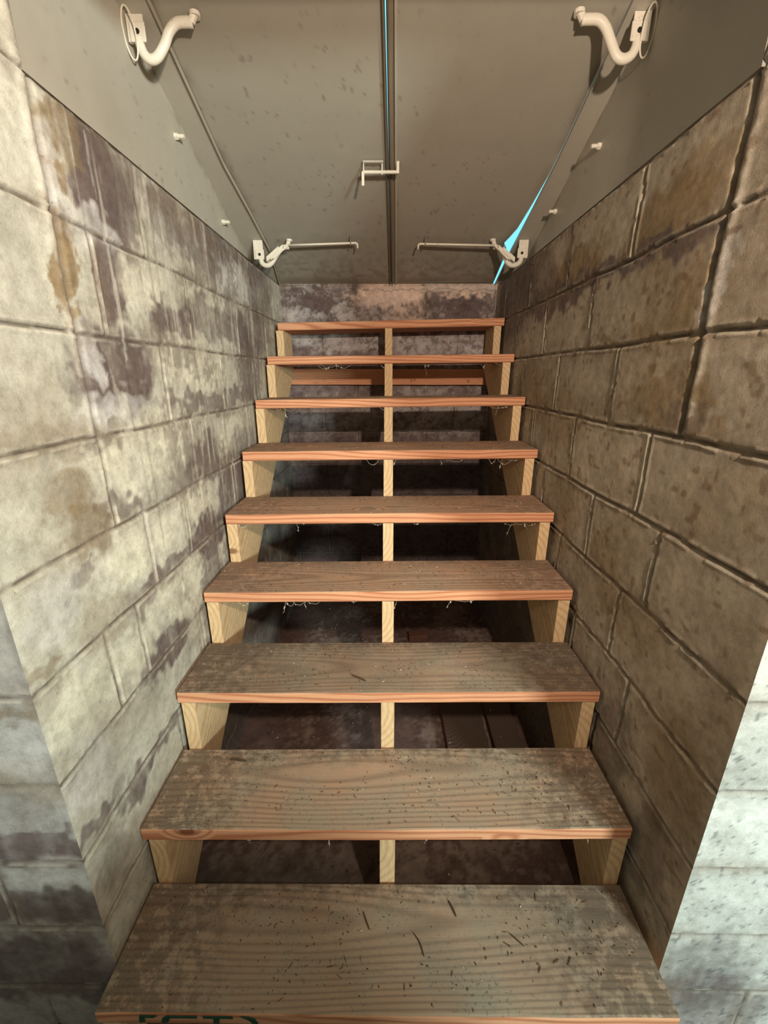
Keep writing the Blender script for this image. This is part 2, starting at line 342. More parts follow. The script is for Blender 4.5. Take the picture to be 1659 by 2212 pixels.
YF, YS, YB, XL, XR = 0.586, 0.89, 2.64, -0.615, 0.610
JL = {0:[1.2,1.6,2.06,2.45], 1:[.985,1.40,1.845,2.25], 2:[1.2,1.62,2.0,2.4], 3:[.89,1.31,1.42,1.85,2.25], 4:[1.0,1.208,1.61,2.0,2.4], 5:[.783,.90,1.40,1.8,2.2], 6:[1.2,1.6,2.0,2.4], 7:[.99,1.4,1.8,2.2], 8:[.8,1.2,1.6,2.0,2.4], 9:[1,1.4,1.8,2.2]}
JR = {0:[1.21,1.615,2.02,2.42], 1:[1.397,1.79,2.17], 2:[1.195,1.6,2.0,2.4], 3:[.99,1.40,1.8,2.2], 4:[.888,1.203,1.61,2.0,2.4], 5:[.993,1.40,1.8,2.2], 6:[.886,1.2,1.6,2.0,2.4], 7:[.99,1.4,1.8,2.2], 8:[.8,1.2,1.6,2.0,2.4], 9:[1,1.4,1.8,2.2]}
def under(a, z, col, amt=0.75):       # darkens the masonry below the slope of the stairs
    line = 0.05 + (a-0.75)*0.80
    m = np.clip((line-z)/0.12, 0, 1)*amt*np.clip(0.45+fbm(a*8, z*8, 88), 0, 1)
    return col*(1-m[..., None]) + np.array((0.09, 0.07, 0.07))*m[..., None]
def f_left(a, z):
    h, c = block_field(a, z, lambda k: JL.get(k, [0.75]), SL, 11, (0.63, 0.60, 0.51), jw=0.0055, jstr=1.0, seam=0.885, seam_lo=1.31, mottle=0.45, jlight=0.55)
    dr = np.clip((fbm(a*60, z*2.5, 31, 3)-0.55)*4, 0, 0.55)*np.clip((z-0.85)/0.2, 0, 1)*np.clip((a-0.9)/0.1, 0, 1)
    sel = (fbm(a*20, z*3, 33, 3) > 0.5)
    c = np.where(sel[..., None], c*(1-dr[..., None])+np.array((0.68, 0.63, 0.55))*dr[..., None], c*(1-dr[..., None]*0.6)+np.array((0.2, 0.15, 0.11))*dr[..., None]*0.6)
    mo = np.clip((0.55*fbm(a*4, z*8, 35, 5)+0.25*fbm(a*50, z*8, 36, 3)+0.2*fbm(a*70, z*70, 37, 2)-0.505)*9, 0, 1)*0.62*np.clip((a-0.95)/0.25, 0, 1)
    c = c*(1-mo[..., None])+np.array((0.21, 0.165, 0.14))*mo[..., None]
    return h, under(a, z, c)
def f_right(a, z):
    h, c = block_field(a, z, lambda k: JR.get(k, [0.75]), SR, 23, (0.46, 0.385, 0.30), jw=0.0055, jstr=1.35, seam=0.885, seam_lo=1.31, mottle=0.6, jlight=0.45)
    dp = np.clip((fbm(a*40, z*40, 61, 2)-0.72)*8, 0, 0.6)
    c = c*(1-dp[..., None]) + np.array((0.2, 0.12, 0.07))*dp[..., None]
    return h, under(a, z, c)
def f_back(a, z):
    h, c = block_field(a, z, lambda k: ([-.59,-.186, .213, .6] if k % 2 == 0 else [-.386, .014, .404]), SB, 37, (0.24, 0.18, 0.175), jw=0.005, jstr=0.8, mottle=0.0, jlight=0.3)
    f = fbm(a*7, z*9, 41, 6); e = fbm(a*26, z*34, 43, 5); g_ = fbm(a*80, z*80, 45, 3); dr = fbm(a*50, z*5, 47, 4)
    m = np.clip((f*0.6+g_*0.4-0.5)*7, 0, 1)[..., None]*0.6*np.clip((z-0.9)/0.3, 0, 1)[..., None]; c = c*(1-m)+np.array((0.52, 0.44, 0.42))*m
    m = np.clip((e*0.6+g_*0.4-0.49)*7, 0, 1)[..., None]*0.62; c = c*(1-m)+np.array((0.085, 0.055, 0.055))*m
    m = (np.clip(1-((a-0.01)/0.19)**4, 0, 1)*np.clip((z-1.80+(dr-0.5)*0.10)/0.02, 0, 1)*np.clip(0.4+1.2*g_, 0, 1))[..., None]*0.85; c = c*(1-m)+np.array((0.80, 0.60, 0.50))*m
    m = (np.clip((z-1.885+(e-0.5)*0.05)/0.012, 0, 1)*(a > 0.2)*np.clip(0.2+1.3*g_, 0, 1))[..., None]*0.8; c = c*(1-m)+np.array((0.74, 0.60, 0.53))*m
    ck = np.exp(-((z-1.892+(fbm(a*30, a*0, 49, 3)-0.5)*0.03)/0.0018)**2)[..., None]*0.7; c = c*(1-ck)+np.array((0.05, 0.035, 0.03))*ck
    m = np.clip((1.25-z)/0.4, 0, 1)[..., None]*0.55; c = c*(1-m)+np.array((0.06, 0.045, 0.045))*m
    return h, c
TW = 0.20
LED = lambda x0, x1: ([(x0, YS, ZT), (x1, YS, ZT), (x1, YB+0.2, ZT), (x0, YB+0.2, ZT), (x1, YS, -0.05), (x1, YB+0.2, -0.05), (x0, YS, 2.75), (x1, YS, 2.75), (x0, YF+0.002, 2.75), (x1, YF+0.002, 2.75)], [(0, 1, 2, 3), (1, 4, 5, 2), (0, 1, 7, 6), (6, 7, 9, 8)], (0.4, 0.36, 0.3))
cutL = lambda a, z: (z > ZT) & (a > YS)
grid_wall('wall_left', YF, YB, 0, ZT+CO*4, 0.0038, lambda a, z, h: np.stack([XL+h, a, z], -1), f_left, cut=cutL, fade=('a0',), extra=LED(XL, XL-TW))
grid_wall('wall_right', YF, YB, 0, ZT+CO*4, 0.0038, lambda a, z, h: np.stack([XR-h, a, z], -1), f_right, cut=cutL, fade=('a0',), extra=LED(XR, XR+TW))
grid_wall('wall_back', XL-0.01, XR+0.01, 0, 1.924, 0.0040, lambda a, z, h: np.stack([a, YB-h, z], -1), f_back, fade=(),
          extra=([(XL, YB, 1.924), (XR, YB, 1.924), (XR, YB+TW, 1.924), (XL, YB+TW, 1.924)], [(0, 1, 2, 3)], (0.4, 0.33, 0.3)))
# basement-side wall faces on both sides of the opening, and the lintel wall above
SPL = [(-.72,.54,.2,.03,.85,'D'),(-.75,.36,.16,.05,.75,'D'),(-.66,.70,.06,.06,.3,'B'),(-.68,.79,.1,.06,.35,'W'),(-.85,.14,.2,.08,.7,'D'),(-.68,.22,.03,.05,.5,'D'),(-.7,.87,.1,.02,.5,'B'),(-.72,.45,.1,.02,.4,'W'),(-.9,.6,.2,.1,.3,'D'),(-.66,.08,.1,.05,.6,'D')]
SPR = [(.70,.15,.10,.12,.5,'K'),(.72,.03,.15,.10,.6,'D')]
def f_pl(a, z): return block_field(a, z, lambda k: ([-.80,-1.2,-1.6,-2.0] if k % 2 else [-1.0,-1.4,-1.8]), SPL, 51, (0.50, 0.46, 0.43), jw=0.005, jstr=0.7, mottle=0.25)
def f_pr(a, z):
    h, c = block_field(a, z, lambda k: ([.83, 1.2, 1.6, 2.0] if k % 2 else [1.0, 1.4, 1.8]), SPR, 57, (0.70, 0.70, 0.66), jw=0.004, jstr=0.8, mottle=0.05, jlight=0.6)
    dens = 0.76-0.07*np.clip((0.9-z)/0.9, 0, 1)
    dp = np.clip((fbm(a*85, z*85, 71, 2)-dens)*9, 0, 0.6)
    return h, c*(1-dp[..., None])+np.array((0.10, 0.11, 0.12))*dp[..., None]
grid_wall('wall_front_left', -2.2, XL, -0.08, 2.6, 0.0060, lambda a, z, h: np.stack([a, YF-h, z], -1), f_pl, fade=('a1',))
grid_wall('wall_front_right', XR, 2.4, -0.08, 2.6, 0.0060, lambda a, z, h: np.stack([a, YF-h, z], -1), f_pr, fade=('a0',))
bm = bmesh.new(); add_box(bm, (XL, YF, 2.22), (XR, YS, 2.75)); tag(bm_obj('wall_front_top', bm, M_ROOM), kind='structure')
# basement room behind the camera
bm = bmesh.new(); add_box(bm, (-2.3, -3.1, 2.45), (2.5, YF, 2.6)); tag(bm_obj('ceiling', bm, M_ROOM), kind='structure')
bm = bmesh.new(); add_box(bm, (-2.4, -3.1, 0), (-2.2, YF, 2.5)); tag(bm_obj('wall_basement_left', bm, M_ROOM), kind='structure')
bm = bmesh.new(); add_box(bm, (2.4, -3.1, 0), (2.6, YF, 2.5)); tag(bm_obj('wall_basement_right', bm, M_ROOM), kind='structure')
bm = bmesh.new(); add_box(bm, (-2.4, -3.3, 0), (2.6, -3.1, 2.5)); tag(bm_obj('wall_basement_rear', bm, M_ROOM), kind='structure')
def f_floor(a, z):
    n = fbm(a*5, z*5, 91); e = fbm(a*25, z*25, 93); h = (n-0.5)*0.006+(e-0.5)*0.002
    c = np.ones(a.shape+(3,))*np.array((0.165, 0.105, 0.09)); c *= (0.7+0.6*e)[..., None]
    m = np.clip((0.6*n+0.4*fbm(a*60, z*60, 95, 3)-0.50)*8, 0, 1)[..., None]*0.7; c = c*(1-m)+np.array((0.38, 0.30, 0.26))*m
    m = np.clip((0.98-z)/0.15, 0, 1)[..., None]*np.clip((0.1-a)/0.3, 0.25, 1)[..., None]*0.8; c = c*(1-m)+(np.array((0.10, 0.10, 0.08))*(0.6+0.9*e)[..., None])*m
    return h, np.clip(c, 0.01, 0.9)
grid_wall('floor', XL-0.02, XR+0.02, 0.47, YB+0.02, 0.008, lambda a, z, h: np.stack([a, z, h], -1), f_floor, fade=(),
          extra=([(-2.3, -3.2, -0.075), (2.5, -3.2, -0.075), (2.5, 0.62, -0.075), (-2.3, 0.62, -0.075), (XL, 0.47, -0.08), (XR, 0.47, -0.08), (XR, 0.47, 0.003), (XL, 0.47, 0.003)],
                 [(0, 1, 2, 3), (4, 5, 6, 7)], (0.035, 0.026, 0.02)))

# ------------------------------------------------------------------ staircase
RISE, RUN, Y1, DEP, TH = 0.1899, 0.2368, 0.499, 0.2357, 0.038
TR = {1:(-.601,.593,.184,.196), 2:(-.607,.592,.369,.391), 3:(-.600,.597,.573,.587), 4:(-.597,.593,.763,.778), 5:(-.593,.598,.950,.963), 6:(-.590,.598,1.139,1.153), 7:(-.591,.602,1.329,1.345), 8:(-.587,.604,1.520,1.533), 9:(-.583,.603,1.696,1.720)}
stair = tag(empty('staircase', (0, Y1, 0)), 'open-riser wooden staircase climbing between block walls to the steel doors', 'staircase')
def tz(k, x): a, b, c, d = TR[k]; return c + (d-c)*(x-a)/(b-a)
for k, (xa, xb, za, zb) in TR.items():
    y = Y1+(k-1)*RUN; bm = bmesh.new(); n = 24
    dep = DEP if k < 9 else 0.232
    yb = y+dep
    rnd = random.Random(k)
    A = []
    prof = [(0.004, -TH), (0.0, -TH+0.004), (0.0, -0.005), (0.0015, -0.0015), (0.005, 0.0), (dep-0.003, 0.0), (dep, -0.003), (dep, -TH)]
    rings = []
    for i in range(n+1):
        t = i/n; x = xa+(xb-xa)*t; z = za+(zb-za)*t
        wob = math.sin(t*5+k)*0.0012 + (rnd.random()-0.5)*0.0008
        rings.append([bm.verts.new((x, y+p[0]+(wob if p[0] < 0.01 else 0), z+p[1]+(wob*0.5 if -0.01 < p[1] and p[0] < 0.1 else 0))) for p in prof])
    m_ = len(prof)
    for a, b in zip(rings, rings[1:]):
        for q in range(m_): bm.faces.new((a[q], a[(q+1) % m_], b[(q+1) % m_], b[q]))
    bm.faces.new(rings[0]); bm.faces.new(rings[-1][::-1])
    c = Vector(((xa+xb)/2, y+dep/2, (za+zb)/2)); bmesh.ops.translate(bm, verts=bm.verts, vec=-c)
    o = bm_obj('tread', bm, M_TREAD, stair); o.location = c-stair.location; o.color = ({1:.38,2:.14,3:.62,4:.34,5:.25}.get(k,.28), {1:0,2:0,3:0,4:.3,5:.4}.get(k,.45), 0, 1)
    # lumber stamp on the front edge of the lowest tread
    if k == 1:
        sm = bmesh.new()
        def poly(pts):
            f = [sm.verts.new((px, y-0.0013, pz)) for px, pz in pts]; bmm = [sm.verts.new((px, y+0.0002, pz)) for px, pz in pts]
            sm.faces.new(f); sm.faces.new(bmm[::-1])
            for q in range(len(f)): sm.faces.new((f[q], f[(q+1) % len(f)], bmm[(q+1) % len(f)], bmm[q]))
        zt = tz(1, -0.4)-0.0055; zl = zt-0.022
        poly([(-.508,zt),(-.472,zt),(-.480,zt-.006),(-.500,zt-.006),(-.500,zl),(-.512,zl)])
        poly([(-.452,zt),(-.390,zt),(-.390,zt-.006),(-.446,zt-.006),(-.452,zl),(-.466,zl),(-.462,zt-.008)])
        poly([(-.378,zt),(-.318,zt),(-.316,zt-.006),(-.344,zt-.006),(-.346,zl),(-.358,zl),(-.356,zt-.006),(-.378,zt-.006)])
        poly([(-.300,zt),(-.288,zt),(-.272,zt-.006),(-.266,zl),(-.277,zl),(-.284,zt-.010)])
        st = bm_obj('lumber_stamp', sm, M_STAMP, o); st.location = -c; st['label'] = 'green ink stamp'
def stringer(x0, x1, hand):
    xm = (x0+x1)/2; s = RISE/RUN; zt9 = tz(9, xm)-TH
    low = lambda yy: max(0.0, zt9-0.366+(yy-(Y1+8*RUN))*s)
    y0 = (Y1+8*RUN)-(zt9-0.366)/s
    bm = bmesh.new(); prev = 0.0
    for k in range(1, 10):
        ya = Y1+(k-1)*RUN+0.004; yb = Y1+k*RUN+0.004 if k < 9 else 2.598; zk = tz(k, xm)-TH-0.0005
        bm.faces.new([bm.verts.new(p) for p in ((x0, ya, prev), (x1, ya, prev), (x1, ya, zk), (x0, ya, zk))])
        bm.faces.new([bm.verts.new(p) for p in ((x0, ya, zk), (x1, ya, zk), (x1, yb, zk), (x0, yb, zk))])
        cuts = [ya, yb] if not (ya < y0 < yb) else [ya, y0, yb]
        for p, q in zip(cuts, cuts[1:]):
            for xx in (x0, x1): bm.faces.new([bm.verts.new(v) for v in ((xx, p, low(p)), (xx, q, low(q)), (xx, q, zk), (xx, p, zk))])
            bm.faces.new([bm.verts.new(v) for v in ((x0, p, low(p)), (x1, p, low(p)), (x1, q, low(q)), (x0, q, low(q)))])
        prev = zk
    bm.faces.new([bm.verts.new(p) for p in ((x0, 2.598, low(2.598)), (x1, 2.598, low(2.598)), (x1, 2.598, prev), (x0, 2.598, prev))])
    bmesh.ops.remove_doubles(bm, verts=bm.verts, dist=1e-5)
    c = Vector((xm, 1.4, 0.8)); bmesh.ops.translate(bm, verts=bm.verts, vec=-c)
    o = bm_obj('stringer', bm, M_STRING, stair); o.location = c-stair.location
    return o
stringer(-0.594, -0.556, -1); stringer(-0.019, 0.019, 0); stringer(0.553, 0.590, 1)
bm = bmesh.new(); add_box(bm, (-0.605, -0.019, -0.0445), (0.600, 0.017, 0.0445)); bevel(bm, 0.002)
o = bm_obj('cross_board', bm, M_TREAD, stair); o.location = Vector((0, 2.618, 1.426))-stair.location; o['label'] = 'brown board across the back wall that carries the stringers'

# ------------------------------------------------------------------ steel bulkhead: sloping door leaves, side panels
T20 = 0.364; DZ0 = 1.9262
def dz(y): return DZ0 + (YB-y)*T20
def lerp(y, tab):
    ys = [t[0] for t in tab]; return np.interp(y, ys, [t[1] for t in tab])
SEAM = lambda y: 0.013-(2.63-y)*0.0229
FL = [(0.89,-.628),(1.9,-.622),(2.13,-.602),(2.36,-.586),(2.64,-.612)]
FR = [(0.89,.628),(1.9,.622),(2.13,.612),(2.36,.599),(2.64,.594)]
GAP = [(0.89,.0),(1.96,.0),(2.10,.007),(2.24,.018),(2.29,.032),(2.33,.046),(2.37,.034),(2.40,.014),(2.64,.008)]
def leaf_colour(u, y, seed, right):
    c = np.ones(u.shape+(3,))*np.array((0.37, 0.34, 0.285)); n = fbm(u*5, y*5, seed); e = fbm(u*40, y*40, seed+3)
    c *= (0.94+0.12*n)[..., None]
    g = np.clip((y-2.15)/0.5, 0, 1)**1.5*np.clip((e-0.38)*3.5, 0, 1)*0.75
    g = np.maximum(g, np.exp(-((y-2.62)/0.035)**2)*0.8*(0.4+n))
    c = c*(1-g[..., None])+np.array((0.17, 0.12, 0.08))*g[..., None]
    sp = np.clip((fbm(u*70+(y*20), y*38, seed+5, 3)-0.74)*9, 0, 0.6)*np.clip((n-0.42)*6, 0.15, 1); c = c*(1-sp[..., None])+np.array((0.15, 0.11, 0.08))*sp[..., None]
    return c
def leaf(name, xa, xb, seed, right):
    ns, nu = 220, 80
    s = np.linspace(0, 1, ns); u = np.linspace(0, 1, nu); S, U = np.meshgrid(s, u, indexing='ij')
    y = 0.90 + (2.66-0.90)*S; a = xa(y); b = xb(y); x = a+(b-a)*U
    h = (fbm(x*3.5, y*3.5, seed)-0.5)*0.006 + np.sin(U*math.pi)*0.003
    z = dz(y) + h*np.clip(np.minimum(U, 1-U)*12, 0, 1)*np.clip((1-S)*12, 0, 1)
    if right: z = z+0.004*S*np.clip((U-0.25)*2, 0, 1)
    col = leaf_colour(x, y, seed, right)
    ed = np.exp(-(np.abs(x-(a if right else b))/0.010)**2)*(0.3+0.7*fbm(x*20, y*8, seed+8)); 
    col = col*(1-0.75*ed[..., None])+np.array((0.12, 0.08, 0.05))*0.75*ed[..., None]
    eo = np.exp(-(np.abs(x-(b if right else a))/0.020)**2)*np.clip((fbm(x*14, y*9, seed+12)-0.4)*3, 0, 1)
    col = col*(1-0.7*eo[..., None])+np.array((0.13, 0.09, 0.06))*0.7*eo[..., None]
    low = np.stack([x, y, z], -1).reshape(-1, 3); top = low+np.array((0, 0, 0.022)); nv = len(low)
    i, j = np.meshgrid(np.arange(ns-1), np.arange(nu-1), indexing='ij'); v0 = (i*nu+j).ravel()
    Q = [np.stack([v0, v0+1, v0+nu+1, v0+nu], 1), np.stack([v0, v0+nu, v0+nu+1, v0+1], 1)+nv]
    def rim(idx): 
        idx = np.array(idx); return np.stack([idx[:-1], idx[1:], idx[1:]+nv, idx[:-1]+nv], 1)
    Q += [rim([k for k in range(nu)]), rim([(ns-1)*nu+k for k in range(nu)]), rim([k*nu for k in range(ns)]), rim([k*nu+nu-1 for k in range(ns)])]
    quads = np.concatenate(Q); co = np.concatenate([low, top]).astype(np.float32); cols = np.concatenate([col.reshape(-1, 3)]*2)
    me = bpy.data.meshes.new(name); me.vertices.add(len(co)); me.vertices.foreach_set('co', co.ravel())
    me.loops.add(len(quads)*4); me.loops.foreach_set('vertex_index', quads.astype(np.int32).ravel())
    me.polygons.add(len(quads)); me.polygons.foreach_set('loop_start', np.arange(len(quads), dtype=np.int32)*4)
    me.polygons.foreach_set('use_smooth', np.concatenate([np.ones(len(Q[0])*2, bool), np.zeros(len(quads)-2*len(Q[0]), bool)])); me.update(calc_edges=True)
    at = me.color_attributes.new('Col', 'FLOAT_COLOR', 'POINT'); at.data.foreach_set('color', np.concatenate([cols, np.ones((len(cols), 1))], 1).astype(np.float32).ravel())
    me.materials.append(M_DOOR); me.validate()
    o = bpy.data.objects.new(name, me); C.objects.link(o); o['kind'] = 'structure'
    return o
SG = [(0.89,.0026),(1.45,.0020),(1.75,.0010),(1.9,.0004),(2.64,.0003)]
doorL = leaf('door_1', lambda y: lerp(y, FL)-0.002, lambda y: SEAM(y)-lerp(y, SG), 101, False)
doorR = leaf('door_2', lambda y: SEAM(y)+lerp(y, SG), lambda y: lerp(y, FR)-lerp(y, GAP), 131, True)
# folded lips along the meeting edges and the recessed rebate strip beside the seam
def strip(name, xa, xb, zoff0, zoff1, y0, y1, mat, parent, n=60):
    bm = bmesh.new(); R_ = []
    for i in range(n+1):
        y = y0+(y1-y0)*i/n; R_.append([bm.verts.new(p) for p in ((xa(y), y, dz(y)+zoff0), (xb(y), y, dz(y)+zoff0), (xb(y), y, dz(y)+zoff1), (xa(y), y, dz(y)+zoff1))])
    for a, b in zip(R_, R_[1:]):
        for q in range(4): bm.faces.new((a[q], a[(q+1) % 4], b[(q+1) % 4], b[q]))
    bm.faces.new(R_[0]); bm.faces.new(R_[-1][::-1])
    return bm_obj(name, bm, mat, parent)
strip('edge_lip', lambda y: SEAM(y)-0.0075, lambda y: SEAM(y)-0.0055, -0.014, 0.001, 0.9, 2.64, M_RUSTY, doorL)['label'] = 'rusty folded edge'
strip('edge_lip', lambda y: SEAM(y)+0.0055, lambda y: SEAM(y)+0.0075, -0.012, 0.001, 0.9, 2.64, M_RUSTY, doorR)['label'] = 'rusty folded edge'
strip('edge_channel', lambda y: SEAM(y)+0.024, lambda y: SEAM(y)+0.031, -0.010, 0.001, 0.9, 2.635, M_FLANGE, doorR)['label'] = 'painted rib beside the seam'
strip('seam_strip', lambda y: SEAM(y)+0.008, lambda y: SEAM(y)+0.0235, -0.0035, -0.0005, 0.9, 2.635, M_GRIMY, doorR)['label'] = 'brown grimy strip along the seam'

def side_panel(sx, tab, xo, seed, label):
    """vertical steel cheek standing on the wall top, with the flange the door closes on"""
    ny, nz = 150, 60
    Y, Tt = np.meshgrid(np.linspace(0.89, 2.66, ny), np.linspace(0, 1, nz), indexing='ij')
    zt = np.maximum(DZ0+(YB-Y)*T20-0.002, ZT+0.004); Z = ZT+(zt-ZT)*Tt
    X = np.full_like(Y, xo) + (fbm(Y*4, Z*4, seed)-0.5)*0.006
    c = np.ones(Y.shape+(3,))*np.array((0.50, 0.465, 0.395)); n = fbm(Y*6, Z*6, seed+2); e = fbm(Y*35, Z*25, seed+4)
    c *= (0.93+0.14*n)[..., None]
    g = np.clip((Y-2.2)/0.4, 0, 1)*np.clip((e-0.35)*3, 0, 1)*0.8
    g = np.maximum(g, np.clip((fbm(Y*60, Z*60, seed+9, 4)-0.72)*8, 0, 0.5)*np.clip((n-0.4)*5, 0, 1)); g = np.maximum(g, np.exp(-((zt-Z)/0.02)**2)*np.clip((e-0.4)*3, 0, 1)*0.6)
    c = c*(1-g[..., None])+np.array((0.16, 0.11, 0.08))*g[..., None]
    co = [np.stack([X, Y, Z], -1).reshape(-1, 3), np.stack([X+sx*0.003, Y, Z], -1).reshape(-1, 3)]; nv = ny*nz
    i, j = np.meshgrid(np.arange(ny-1), np.arange(nz-1), indexing='ij'); v0 = (i*nz+j).ravel()
    q = np.stack([v0, v0+nz, v0+nz+1, v0+1], 1); quads = np.concatenate([q, q+nv])
    co = np.concatenate(co).astype(np.float32); cols = np.concatenate([c.reshape(-1, 3)]*2)
    me = bpy.data.meshes.new('side_panel'); me.vertices.add(len(co)); me.vertices.foreach_set('co', co.ravel())
    me.loops.add(len(quads)*4); me.loops.foreach_set('vertex_index', quads.astype(np.int32).ravel())
    me.polygons.add(len(quads)); me.polygons.foreach_set('loop_start', np.arange(len(quads), dtype=np.int32)*4)
    me.polygons.foreach_set('use_smooth', np.ones(len(quads), bool)); me.update(calc_edges=True)
    at = me.color_attributes.new('Col', 'FLOAT_COLOR', 'POINT'); at.data.foreach_set('color', np.concatenate([cols, np.ones((len(cols), 1))], 1).astype(np.float32).ravel())
    me.materials.append(M_SHEET); me.validate()
    o = bpy.data.objects.new('side_panel', me); C.objects.link(o); tag(o, label, 'side panel')
    # flange with its own painted colours
    n = 160; bm = bmesh.new(); R_ = []
    for i in range(n+1):
        y = 0.895+(2.66-0.895)*i/n; xi = float(lerp(y, tab)); z = dz(y)
        prof = [(xi, -0.014), (xi+sx*0.003, -0.014), (xi+sx*0.004, -0.003), (xo, -0.005), (xo, 0.001), (xi, 0.001)]
        R_.append([bm.verts.new((px, y, z+pz)) for px, pz in prof])
    for a, b in zip(R_, R_[1:]):
        for q_ in range(6): bm.faces.new((a[q_], a[(q_+1) % 6], b[(q_+1) % 6], b[q_]))
    bm.faces.new(R_[0]); bm.faces.new(R_[-1][::-1])
    fl = bm_obj('flange', bm, M_FLANGE, o)
    return o
panL = side_panel(-1, FL, -0.712, 151, 'grey painted steel cheek above the left block wall')
panR = side_panel(1, FR, 0.697, 171, 'grey painted steel cheek above the right block wall')
def bolt(parent, x, y, z, sx):
    bm = bmesh.new(); add_tube(bm, [(x, y, z), (x-sx*0.012, y, z)], [0.010, 0.010], 6); add_tube(bm, [(x-sx*0.010, y, z), (x-sx*0.032, y-0.001, z-0.001)], [0.006, 0.006], 10)
    return bm_obj('bolt', bm, M_HINGE, parent)
for (y, z) in ((1.70, 2.185), (2.08, 2.055)): bolt(panL, -0.712, y, z, -1)
for (y, z) in ((1.70, 2.155), (2.06, 2.085)): bolt(panR, 0.697, y, z, 1)

# hinge arms: bent bar from a bolted plate on the cheek, down and up again to a foot on the leaf
def hinge(door, sx, y, P, plate, big, foot):
    e = empty('hinge_arm', (0, 0, 0)); 
    bm = bmesh.new(); path = smooth_path([(sx*px, y, pz) for px, pz in P], 7); r = 0.0125 if big else 0.0115
    add_tube(bm, path, r, 12, 0.9)
    arm = bm_obj('hinge_arm', bm, M_HINGE, door, smooth=True); arm['label'] = 'cream painted U-shaped hinge arm'
    bpy.data.objects.remove(e)
    bm = bmesh.new(); px, pz = plate; s = 0.021
    add_box(bm, (sx*px-s, y-0.008, pz-s), (sx*px+s, y-0.002, pz+s)); bevel(bm, 0.002, 1)
    ztop = dz(y)-0.004; add_box(bm, (sx*px-0.006+sx*0.022, y-0.004, pz-0.02), (sx*px+0.006+sx*0.022, y+0.004, ztop))
    add_box(bm, (sx*px-0.016, y-0.002, pz+0.018), (sx*px+0.016, y+0.002, ztop))
    pl = bm_obj('hinge_plate', bm, M_HINGE, arm)
    bm = bmesh.new(); add_tube(bm, [(sx*px, y-0.0075, pz), (sx*px, y-0.0095, pz)], 0.0065, 10); bm_obj('bolt_hole', bm, M_DARK, arm)['label'] = 'dark bolt hole'
    # foot strap rising to the leaf
    bm = bmesh.new(); fx, fz = foot
    add_tube(bm, [(sx*fx, y, fz), (sx*(fx-0.012), y, dz(y)-0.001)], 0.010, 10)
    add_tube(bm, [(sx*(fx-0.012), y, dz(y)-0.010), (sx*(fx-0.012), y, dz(y)-0.001)], 0.014, 12)
    bm_obj('hinge_foot', bm, M_HINGE, arm)
    return arm
yh = 1.47
PL = [(.679,2.300),(.679,2.285),(.671,2.265),(.655,2.254),(.635,2.260),(.612,2.286),(.596,2.312),(.575,2.329),(.550,2.332),(.530,2.331)]
aL = hinge(doorL, -1, yh, PL, (.679, 2.309), True, (.534, 2.331))
PR = [(.662,2.295),(.662,2.278),(.652,2.258),(.632,2.250),(.612,2.258),(.594,2.285),(.575,2.315),(.555,2.331),(.528,2.333),(.508,2.332)]
aR = hinge(doorR, 1, yh, PR, (.662, 2.306), True, (.512, 2.332))
# wire loop hanging round each upper plate
for d, sx, x0 in ((aL, -1, .694), (aR, 1, .680)):
    bm = bmesh.new(); pts = []
    for k in range(25):
        a = 2*math.pi*k/24; pts.append((sx*(x0+0.002+0.016*math.cos(a)), yh-0.016-0.012*math.sin(a), 2.300+0.050*math.sin(a)))
    add_tube(bm, pts, 0.0022, 6); bm_obj('wire_loop', bm, M_HINGE, d)
yl = 2.30
PL2 = [(.618,1.965),(.614,1.950),(.600,1.941),(.583,1.941),(.568,1.950),(.555,1.965),(.540,1.985),(.515,2.012),(.490,2.018),(.478,2.018)]
bL = hinge(doorL, -1, yl, PL2, (.621, 1.985), False, (.488, 2.018))
PR2 = [(.634,1.975),(.630,1.955),(.614,1.943),(.592,1.940),(.572,1.950),(.560,1.968),(.548,1.985),(.525,2.010),(.508,2.017),(.498,2.018)]
bR = hinge(doorR, 1, yl, PR2, (.634, 1.990), False, (.505, 2.018))
def rod(door, sx, x0, z0, x1, z1, arm, p2):
    bm = bmesh.new(); y = yl
    P = [(sx*x0, y-0.02, z0), (sx*(x0+x1)/2, y-0.018, (z0+z1)/2), (sx*x1, y-0.016, z1), (sx*(x1-0.007), y-0.016, z1-0.004), (sx*(x1-0.009), y-0.014, z1-0.022)]
    add_tube(bm, P, 0.0048, 8)
    o = bm_obj('lift_rod', bm, M_HINGE, door, smooth=True); o['label'] = 'thin cream rod under the leaf'
    bm = bmesh.new(); xe = sx*(x1+0.024)
    add_box(bm, (xe-0.002, y-0.024, z1-0.012), (xe+0.002, y-0.008, dz(y-0.02)+0.001)); bm_obj('rod_clip', bm, M_RUSTY, o)
    bm = bmesh.new()
    for ddx, ddz in ((0, 0), (0.020, -0.008)):
        add_hexa(bm, [(sx*(p2[0]+q[0]*0.030+ddx), y-0.024+q[1]*0.010-ddx*0.2, p2[1]+q[2]*0.010+ddz+q[0]*(-0.022)) for q in ((-1,-1,-1),(1,-1,-1),(1,1,-1),(-1,1,-1),(-1,-1,1),(1,-1,1),(1,1,1),(-1,1,1))])
    bm_obj('guide_block', bm, M_HINGE, arm)
    bm = bmesh.new(); add_tube(bm, [(sx*x0, y-0.025, z0-0.002), (sx*(p2[0]+0.018), y-0.03, p2[1]-0.026)], 0.0035, 8); bm_obj('spring_rod', bm, M_HINGE, arm)
rod(doorL, -1, .478, 2.020, .158, 2.030, bL, (.532, 1.988))
rod(doorR, 1, .498, 2.018, .146, 2.026, bR, (.545, 1.985))
